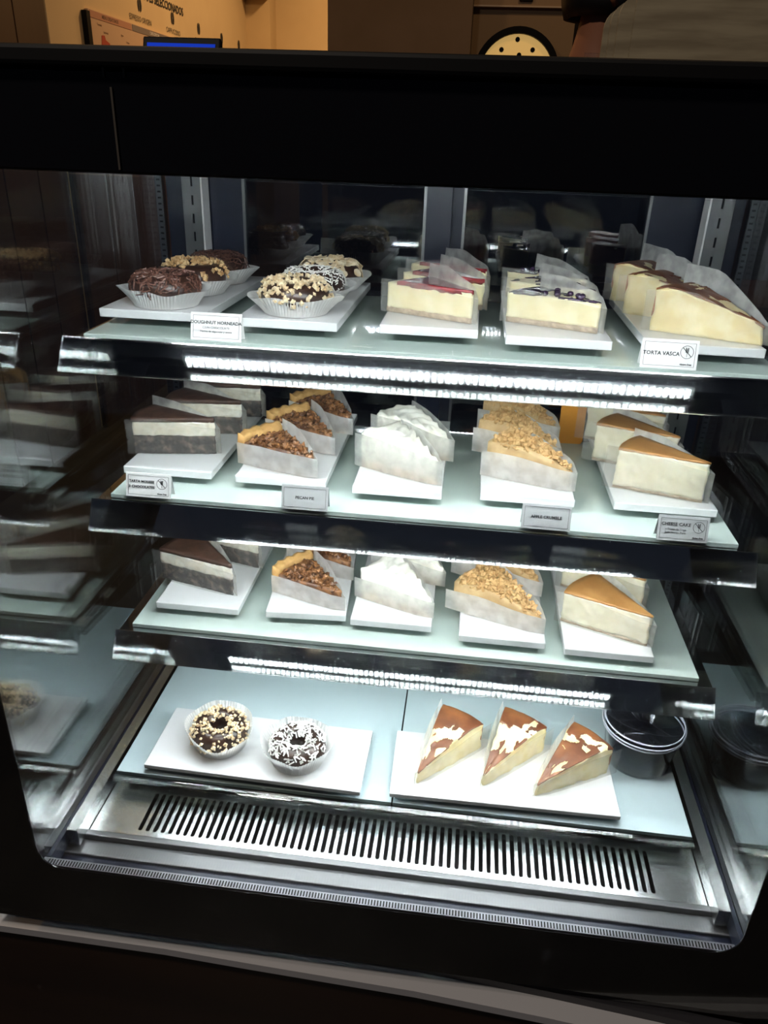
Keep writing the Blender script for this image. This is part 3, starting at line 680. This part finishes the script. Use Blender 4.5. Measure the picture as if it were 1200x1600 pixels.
def wrap(slice_, m, L=.116, op=38, hf=.05, hb=.06, ext=.012, lean=.05, back='ccw', sag=0, tiph=None):
    """sheet folded round the tip: one flap along each cut side, fold at the tip, thin but solid"""
    SEED[0] += 1; sd = SEED[0]; o = R(op)
    sgn = 1 if back == 'ccw' else -1
    mb = MB(); nu, nv = 12, 6; vv = []
    for k in range(2*nu+1):
        s = (k-nu)/nu                                 # -1 end of the back flap, 0 fold, 1 end of the viewer's flap
        for j in range(nv+1):
            w_ = j/nv; a = abs(s)
            side = (1 if s >= 0 else -1)*sgn
            hh = (hf if s >= 0 else hb)
            th_ = tiph if tiph is not None else hh*.72
            top = th_+(hh-th_)*min(1, a*1.6)+.003*noise.noise(Vector((s*2.5, sd, 0)))
            r = -.004+(L+ext+.004)*a
            off = (.0042+.0016*math.sin(a*3.1))*min(1, a*6) + lean*.03*w_*w_*(.3+.7*a)
            off += .0016*noise.noise(Vector((s*3+sd, w_*1.5, sd)))*min(1, a*3)*w_
            d = Vector((math.cos(side*o/2), math.sin(side*o/2))); n = Vector((-math.sin(side*o/2), math.cos(side*o/2)))*side
            p = d*r+n*off
            zz = .0008+sag*max(0, a-.7)*.05+(top-.0008)*w_
            vv.append((p.x, p.y, zz))
    ff = [(k*(nv+1)+j, (k+1)*(nv+1)+j, (k+1)*(nv+1)+j+1, k*(nv+1)+j+1) for k in range(2*nu) for j in range(nv)]
    mb.add(vv, ff[:nu*nv]); vv_b = len(mb.f); mb.f += ff[nu*nv:]; mb.mi = [1]*vv_b+[0]*(len(mb.f)-vv_b)
    ob = mb.obj('baking_paper', [m, m if m is PAPER_WHITE else PAPER_MID], slice_, smooth=True); ob['label'] = 'translucent folded baking paper'
    return ob
ORD = {1: [''], 2: ['front', 'back'], 3: ['front', 'middle', 'back']}
def row(kind, shelf_i, items, noun, board_, paper, **kw):
    names = ORD[len(items)]
    z = TOP[shelf_i] if shelf_i < 3 else TOPD
    ck = {k: v for k, v in kw.items() if k in ('L', 'op', 'h', 'back')}
    wk = {k: v for k, v in kw.items() if k in ('L', 'op', 'hf', 'hb', 'ext', 'lean', 'back', 'tiph')}
    for (tx, ty, af), nm in zip(items, names):
        c = cake(kind, (tx, ty), af, z, '%s, %s one on the %s' % (noun, nm, SH[shelf_i]), board_+'s on the '+SH[shelf_i], **ck)
        wrap(c, paper, **wk)
row('rasp', 0, [(.005, .889, 155), (.017, .975, 156), (.020, 1.061, 156)], 'cheesecake slice with glossy red raspberry topping', 'raspberry cheesecake slice', PAPER_CLEAR, L=.117, op=33, h=.037, hf=.040, hb=.052, ext=.006)
row('blue', 0, [(.146, .876, 158), (.150, .958, 158), (.150, 1.042, 158)], 'cheesecake slice with dark blueberries on top', 'blueberry cheesecake slice', PAPER_CLEAR, L=.112, op=33, h=.036, hf=.039, hb=.050, ext=.006)
row('vasca', 0, [(.319, .864, 155), (.302, .957, 154), (.300, 1.050, 154)], 'burnt cheesecake slice with cracked dark brown skin', 'burnt cheesecake slice', PAPER_CLEAR, L=.122, op=32, h=.046, hf=.047, hb=.068, ext=.010, tiph=.020)
row('choc', 1, [(-.325, .938, 190), (-.312, 1.020, 188), (-.305, 1.100, 186)], 'layered slice of chocolate sponge and white mousse', 'chocolate mousse slice', PAPER_CHOC, L=.112, op=32, h=.050, hf=.050, hb=.060, ext=.008)
row('pecan', 1, [(-.180, .882, 163), (-.172, .964, 155), (-.160, 1.048, 153)], 'pecan pie slice with golden crust and nutty top', 'pecan pie slice', PAPER_WHITE, L=.110, op=36, h=.040, hf=.031, hb=.046, ext=.004, tiph=.026)
row('cream', 1, [(-.022, .888, 156), (-.010, .972, 158)], 'pie slice heaped with white whipped cream', 'white cream slice', PAPER_MID, L=.116, op=34, h=.048, hf=.046, hb=.050, ext=.008, tiph=.032)
row('crumble', 1, [(.146, .902, 163), (.134, .988, 163), (.140, 1.074, 163)], 'apple crumble slice with lumpy golden topping', 'crumble slice', PAPER_WHITE, L=.114, op=34, h=.052, hf=.036, hb=.048, ext=.006)
row('cheese', 1, [(.308, .896, 164), (.292, .986, 163), (.292, 1.074, 163)], 'tall plain cheesecake slice with smooth brown top', 'brown topped cheesecake slice', PAPER_CLEAR, L=.112, op=34, h=.053, hf=.056, hb=.060, ext=.014)
row('choc', 2, [(-.303, .903, 165), (-.288, .985, 165)], 'layered slice of chocolate sponge and white mousse', 'chocolate mousse slice', PAPER_CHOC, L=.124, op=33, h=.050, hf=.050, hb=.058, ext=.010)
row('pecan', 2, [(-.144, .892, 162), (-.145, .975, 158)], 'pecan pie slice with golden crust and nutty top', 'pecan pie slice', PAPER_WHITE, L=.110, op=37, h=.040, hf=.030, hb=.042, ext=.004, tiph=.022)
row('cream', 2, [(-.020, .893, 159), (-.008, .980, 159)], 'pie slice heaped with white whipped cream', 'white cream slice', PAPER_MID, L=.112, op=38, h=.046, hf=.034, hb=.044, ext=.008, tiph=.026)
row('crumble', 2, [(.131, .880, 160), (.134, .976, 158)], 'apple crumble slice with lumpy golden topping', 'crumble slice', PAPER_WHITE, L=.130, op=38, h=.048, hf=.034, hb=.046, ext=.010)
row('cheese', 2, [(.273, .872, 158), (.282, .968, 158)], 'tall plain cheesecake slice with smooth brown top', 'brown topped cheesecake slice', PAPER_CLEAR, L=.122, op=38, h=.047, hf=.049, hb=.054, ext=.008)
for (tx, ty, af), nm, bd in zip([(-.022, .784, 44), (.068, .793, 43), (.140, .787, 29)], ['left', 'middle', 'right'], [32, 32, 32]):
    c = cake('vasca', (tx, ty), af, TOPD, 'burnt cheesecake slice with torn reddish skin, %s one on the case floor' % nm, 'burnt cheesecakes on the case floor', L=.122, op=bd, h=.044, back='cw')
    wrap(c, PAPER_CLEAR, L=.122, op=bd, hf=.044, hb=.048, ext=.012, back='cw', tiph=.024)

# ------------------------------------------------------------------ tub, orange stand-in sheet
tub = thing('plastic_tub', 'round clear plastic tub of dark preserve with a lid in the right corner', 'tub', (.300, .905, DECK))
MB().lathe([(.046, .001), (.047, .0015), (.053, .060), (.0545, .062)], 40).obj('container', glass_mat('smoky tub plastic', (.5, .5, .56), .02), tub, smooth=True)
MB().lathe([(.045, .003), (.0515, .054)], 40).obj('preserve', TUBC, tub, smooth=True)
lid = MB().lathe([(.0565, .060), (.058, .063), (.058, .070), (.056, .072), (.053, .072), (.052, .068), (.001, .068)], 48, cap=False).obj('lid', G_LID, tub, smooth=True)
m = MB()
for zz, rr in ((.0605, .0572), (.0665, .0586), (.0722, .0562)):
    m.tube([(rr*math.cos(2*math.pi*k/48), rr*math.sin(2*math.pi*k/48), zz) for k in range(49)], .0011, 6)
m.obj('rim_ridges', mat('milky plastic', (.45, .46, .52), .3), lid, smooth=True)
pk = MB().prism([(-.020, 0), (.015, 0), (.018, .004), (.0165, .085), (-.021, .085)], 'y', -.0015, .0015).obj('orange_wall_standin', mat('lit orange wall', (.72, .30, .03), .6), None)  # added sheet in place of a lit orange wall beyond the rear door
tag(put(pk, (.170, 1.135, S[1]+.0003), R(3)), 'plain lit orange wall stand-in at the back of the middle shelf', 'stand-in')

# ------------------------------------------------------------------ price cards
def card(x, y, z, lines, label, icon=False, grey=False, wd=.058, ht=.030, rz=0):
    c = thing('price_card', label, 'price card', (x, y, z), rz, 'price cards on the shelf fronts')
    m_ = CARDG if grey else CARD
    tl = R(-14)
    e = MB().box(-wd/2, wd/2, 0, .0006, 0, ht).obj('card', m_, c); e.rotation_euler = (tl, 0, 0)
    b = MB().box(-wd/2, wd/2, 0, .0006, 0, ht).obj('back_flap', m_, c); b.location = (0, .0152, 0); b.rotation_euler = (R(14), 0, 0)
    fr = MB(); i = .0028
    for (a0, a1, b0, b1) in ((-wd/2+i, wd/2-i, i, i+.0003), (-wd/2+i, wd/2-i, ht-i-.0003, ht-i), (-wd/2+i, -wd/2+i+.0003, i, ht-i), (wd/2-i-.0003, wd/2-i, i, ht-i)):
        fr.box(a0, a1, -.0003, 0, b0, b1)
    fr.obj('border_line', INK, e)
    for s_, size, cx, cz, bold in lines:
        text_mesh('lettering', s_, size, INK, e, (cx, -.0003, cz), (R(90), 0, 0), bold=bold)
    if icon:
        ix, iz, ir = wd/2-.0115, ht*.60, .0068; m = MB()
        for k in range(28):
            a0, a1 = 2*math.pi*k/28, 2*math.pi*(k+1)/28
            m.add([(ix+r*math.cos(a), -.0003, iz+r*math.sin(a)) for r, a in ((ir, a0), (ir, a1), (ir-.0005, a1), (ir-.0005, a0))], [(0, 1, 2, 3)])
        m.add([(ix-.0049, -.0004, iz+.0044), (ix-.0044, -.0004, iz+.0049), (ix+.0049, -.0004, iz-.0044), (ix+.0044, -.0004, iz-.0049)], [(0, 1, 2, 3)])
        m.add([(ix-.0002, -.0004, iz-.005), (ix+.0002, -.0004, iz-.005), (ix+.0002, -.0004, iz+.003), (ix-.0002, -.0004, iz+.003)], [(0, 1, 2, 3)])
        for q in range(4):
            for k in (-1, 1):
                bx_, bz = ix+k*.0003, iz-.001+q*.0013
                m.add([(bx_, -.0004, bz), (bx_+k*.0014, -.0004, bz+.0010), (bx_+k*.0012, -.0004, bz+.0020), (bx_, -.0004, bz+.0010)], [(0, 1, 2, 3)])
        m.obj('wheat_symbol', INK, e)
        text_mesh('lettering', 'gluten free', .0028, INK, e, (ix, -.0003, .0052), (R(90), 0, 0), bold=.0001)
    return c
Z1, Z2 = S[0]+.0003, S[1]+.0003
card(-.279, .8205, Z1, [('DOUGHNUT HORNEADA', .0050, 0, .0195, .0001), ('CON CHOCOLATE', .0036, 0, .0140, 0), ('Harina de algarroba y avena', .0032, 0, .0100, 0)], 'white card lettered DOUGHNUT HORNEADA on the top shelf', rz=0)
card(.212, .8205, Z1, [('TORTA VASCA', .0056, -.0085, .0155, .0001)], 'white card lettered TORTA VASCA with a round wheat symbol', True, rz=R(-1))
card(-.382, .828, Z2, [('TARTA MOUSSE', .0046, -.0085, .0195, .0001), ('3 CHOCOLATES', .0046, -.0085, .0128, .0001)], 'card lettered TARTA MOUSSE 3 CHOCOLATES with a round symbol', True)
card(-.183, .828, Z2, [('PECAN PIE', .0050, 0, .015, .0001)], 'grey card lettered PECAN PIE on the middle shelf', grey=True)
card(.110, .828, Z2, [('APPLE CRUMBLE', .0050, 0, .015, .0001)], 'grey card lettered APPLE CRUMBLE on the middle shelf', grey=True)
card(.268, .826, Z2, [('CHEESE CAKE', .0054, -.0085, .0200, .0001), ('o Frutas de Goya', .0034, -.0085, .0140, 0), ('Solo Horno Puro', .0034, -.0085, .0100, 0)], 'grey card lettered CHEESE CAKE near the right end', True, grey=True)

# ------------------------------------------------------------------ on top of the case: tablet, menu boards in a holder
ZT = EYE+.0533
tb = thing('tablet', 'black tablet with a bright blue screen lying tilted on the case roof', 'tablet', (-.372, 1.02, ZT))
tb.rotation_euler = (0, 0, R(2))
MB().prism([(0, 0), (.012, 0), (.033, .049), (.023, .0525)], 'x', -.048, .048).obj('body', BLKMET, tb, bevel=.002)
e = MB().box(-.042, .042, -.0005, 0, .004, .0490).obj('screen', mat('blue screen', (.008, .035, .42), .9, spec=0, emit=.75), tb); e.location = (0, -.0006, 0); e.rotation_euler = (R(-23.5), 0, 0)
def rounded(w_, h_, r_):
    p = [(w_/2, 0), (w_/2, h_-r_)]+[(w_/2-r_+r_*math.cos(t), h_-r_+r_*math.sin(t)) for t in [math.pi/2*q/6 for q in range(7)]]
    p += [(-w_/2+r_-r_*math.sin(t), h_-r_+r_*math.cos(t)) for t in [math.pi/2*q/6 for q in range(7)]]+[(-w_/2, 0)]
    return p
MENU = mat('weathered tan menu cover', (.20, .16, .10), .7, c2=(.31, .26, .17), scale=14, stretch=(.5, 1, 4), bump=.3)
for k, (xx, yy) in enumerate(((.268, 1.015), (.254, 1.035), (.248, 1.052), (.243, 1.068))):
    b = MB().prism(rounded(.25, .155 if k == 0 else .098-.004*(k-1), .022), 'y', 0, .006).obj('menu_cover', MENU, None)
    put(b, (xx+.01, yy, ZT+.0045), R(2))
    tag(b, ['large weathered tan menu board, frontmost of the stack on the case roof', 'tan menu board second from the front on the case roof', 'tan menu board third from the front on the case roof', 'tan menu board hindmost of the stack on the case roof'][k], 'menu board', 'menu boards stacked on the case roof')
hd = thing('menu_holder', 'clear acrylic holder around the tan menu boards on the case roof', 'holder', (.262, 1.045, ZT))
MB().box(-.150, .15, -.042, .042, 0, .003).obj('base', G_ACRYL, hd); MB().box(-.150, .15, -.042, -.039, .003, .030).obj('front_wall', G_ACRYL, hd); MB().box(-.150, .15, .039, .042, .003, .05).obj('rear_wall', G_ACRYL, hd)
MB().box(-.150, -.147, -.039, .039, .003, .03).obj('end_wall', G_ACRYL, hd)

# ------------------------------------------------------------------ person behind the case
def person():
    p = thing('person', 'person in black with short black hair leaning behind the case', 'person', (.150, 2.02, 0))
    V = [(0, 0, .93), (0, 0, 1.10), (.01, .01, 1.28), (.02, .01, 1.40), (.055, 0, 1.48), (.085, -.01, 1.56), (.11, -.015, 1.66), (.115, -.015, 1.73),
         (-.17, .02, 1.36), (-.22, .03, 1.10), (-.16, -.10, .92), (-.14, -.17, .90),
         (.20, .02, 1.38), (.27, .03, 1.12), (.26, -.10, .95), (.25, -.17, .93),
         (-.09, 0, .86), (-.10, 0, .48), (-.10, .02, .09), (-.10, -.11, .04),
         (.09, 0, .86), (.10, 0, .48), (.10, .02, .09), (.10, -.11, .04)]
    E_ = [(0,1),(1,2),(2,3),(3,4),(4,5),(5,6),(6,7),(3,8),(8,9),(9,10),(10,11),(3,12),(12,13),(13,14),(14,15),(0,16),(16,17),(17,18),(18,19),(0,20),(20,21),(21,22),(22,23)]
    rad = [.15,.14,.16,.13,.06,.062,.088,.07,.065,.047,.036,.032,.065,.047,.036,.032,.09,.065,.045,.035,.09,.065,.045,.035]
    me = bpy.data.meshes.new('body'); me.from_pydata(V, E_, []); o = bpy.data.objects.new('tmp', me); col.objects.link(o)
    sk = o.modifiers.new('skin', 'SKIN'); sk.use_smooth_shade = True
    for i, r_ in enumerate(rad): me.skin_vertices[0].data[i].radius = (r_, r_*.85)
    me.skin_vertices[0].data[0].use_root = True
    ss = o.modifiers.new('sub', 'SUBSURF'); ss.levels = 2; ss.render_levels = 2
    dg = bpy.context.evaluated_depsgraph_get(); m2 = bpy.data.meshes.new_from_object(o.evaluated_get(dg)); bpy.data.objects.remove(o)
    m2.materials.clear(); m2.materials.append(SKIN); m2.materials.append(CLOTH)
    for f in m2.polygons:
        c = f.center; f.material_index = 0 if (c.z > 1.44 or (c.y < -.12 and .85 < c.z < 1.0)) else 1
        f.use_smooth = True
    # nose, brow and chin: the face looks to the right
    for v in m2.vertices:
        q = v.co - Vector((.11, -.015, 1.66))
        if q.length < .16 and q.x > .04:
            v.co.x += .022*math.exp(-(q.y/.014)**2-((q.z+.0)/.02)**2)+.010*math.exp(-(q.y/.03)**2-((q.z+.075)/.02)**2)
    b = bpy.data.objects.new('body', m2); col.objects.link(b); b.parent = p
    # hair cap over crown and nape, ears, eyes, mouth
    m = MB(); vv = []; n1, n2 = 18, 10
    for i in range(n1):
        a = 2*math.pi*i/n1
        low = 1.62+.075*math.cos(a) if True else 0
        for k in range(n2+1):
            t = k/n2; el = math.pi/2*(1-t)-t*(.55 if math.cos(a) < .2 else -.35)
            rr = .112+.004*noise.noise(Vector((a*3, t*5, 0)))
            vv.append((.10+rr*math.cos(el)*math.cos(a), -.015+rr*.88*math.cos(el)*math.sin(a), 1.668+rr*1.12*math.sin(el)))
    m.add(vv, [(i*(n2+1)+k, ((i+1) % n1)*(n2+1)+k, ((i+1) % n1)*(n2+1)+k+1, i*(n2+1)+k+1) for i in range(n1) for k in range(n2)])
    h = m.obj('hair', HAIR, p, smooth=True); so = h.modifiers.new('solid', 'SOLIDIFY'); so.thickness = .008
    for sg in (-1, 1):
        m = MB(); m.tube([(.098, -.015+sg*.083, 1.62), (.088, -.015+sg*.094, 1.635), (.086, -.015+sg*.098, 1.655), (.094, -.015+sg*.096, 1.668), (.106, -.015+sg*.09, 1.66), (.106, -.015+sg*.083, 1.64)], [.008, .008, .008, .008, .007, .005], 8).obj('ear', SKIN, p, smooth=True)
        MB().lathe([(.001, -.009), (.007, -.006), (.009, 0), (.007, .006), (.001, .009)], 10, (.190, -.015+sg*.032, 1.672)).obj('eye', CARD, p, smooth=True)
    MB().tube([(.196, -.035, 1.607), (.205, -.015, 1.609), (.196, .005, 1.607)], .005, 8).obj('mouth', mat('lips', (.3, .08, .06), .5), p, smooth=True)
    # hands resting on the belt: palm with five bent fingers each
    for sg, hx, hz in ((-1, -.14, .90), (1, .25, .93)):
        for k, (dx, ln) in enumerate(((-.026, .050), (-.009, .060), (.009, .064), (.026, .056))):
            MB().tube([(hx+dx*.8, -.185, hz), (hx+dx, -.185-ln*.6, hz-.004), (hx+dx, -.185-ln, hz-.022), (hx+dx, -.185-ln*.95, hz-.036)], [.010, .009, .008, .006], 8).obj('finger', SKIN, p, smooth=True)
        MB().tube([(hx-sg*.025, -.165, hz), (hx-sg*.045, -.19, hz-.004), (hx-sg*.05, -.215, hz-.014)], [.011, .010, .007], 8).obj('thumb', SKIN, p, smooth=True)
person()
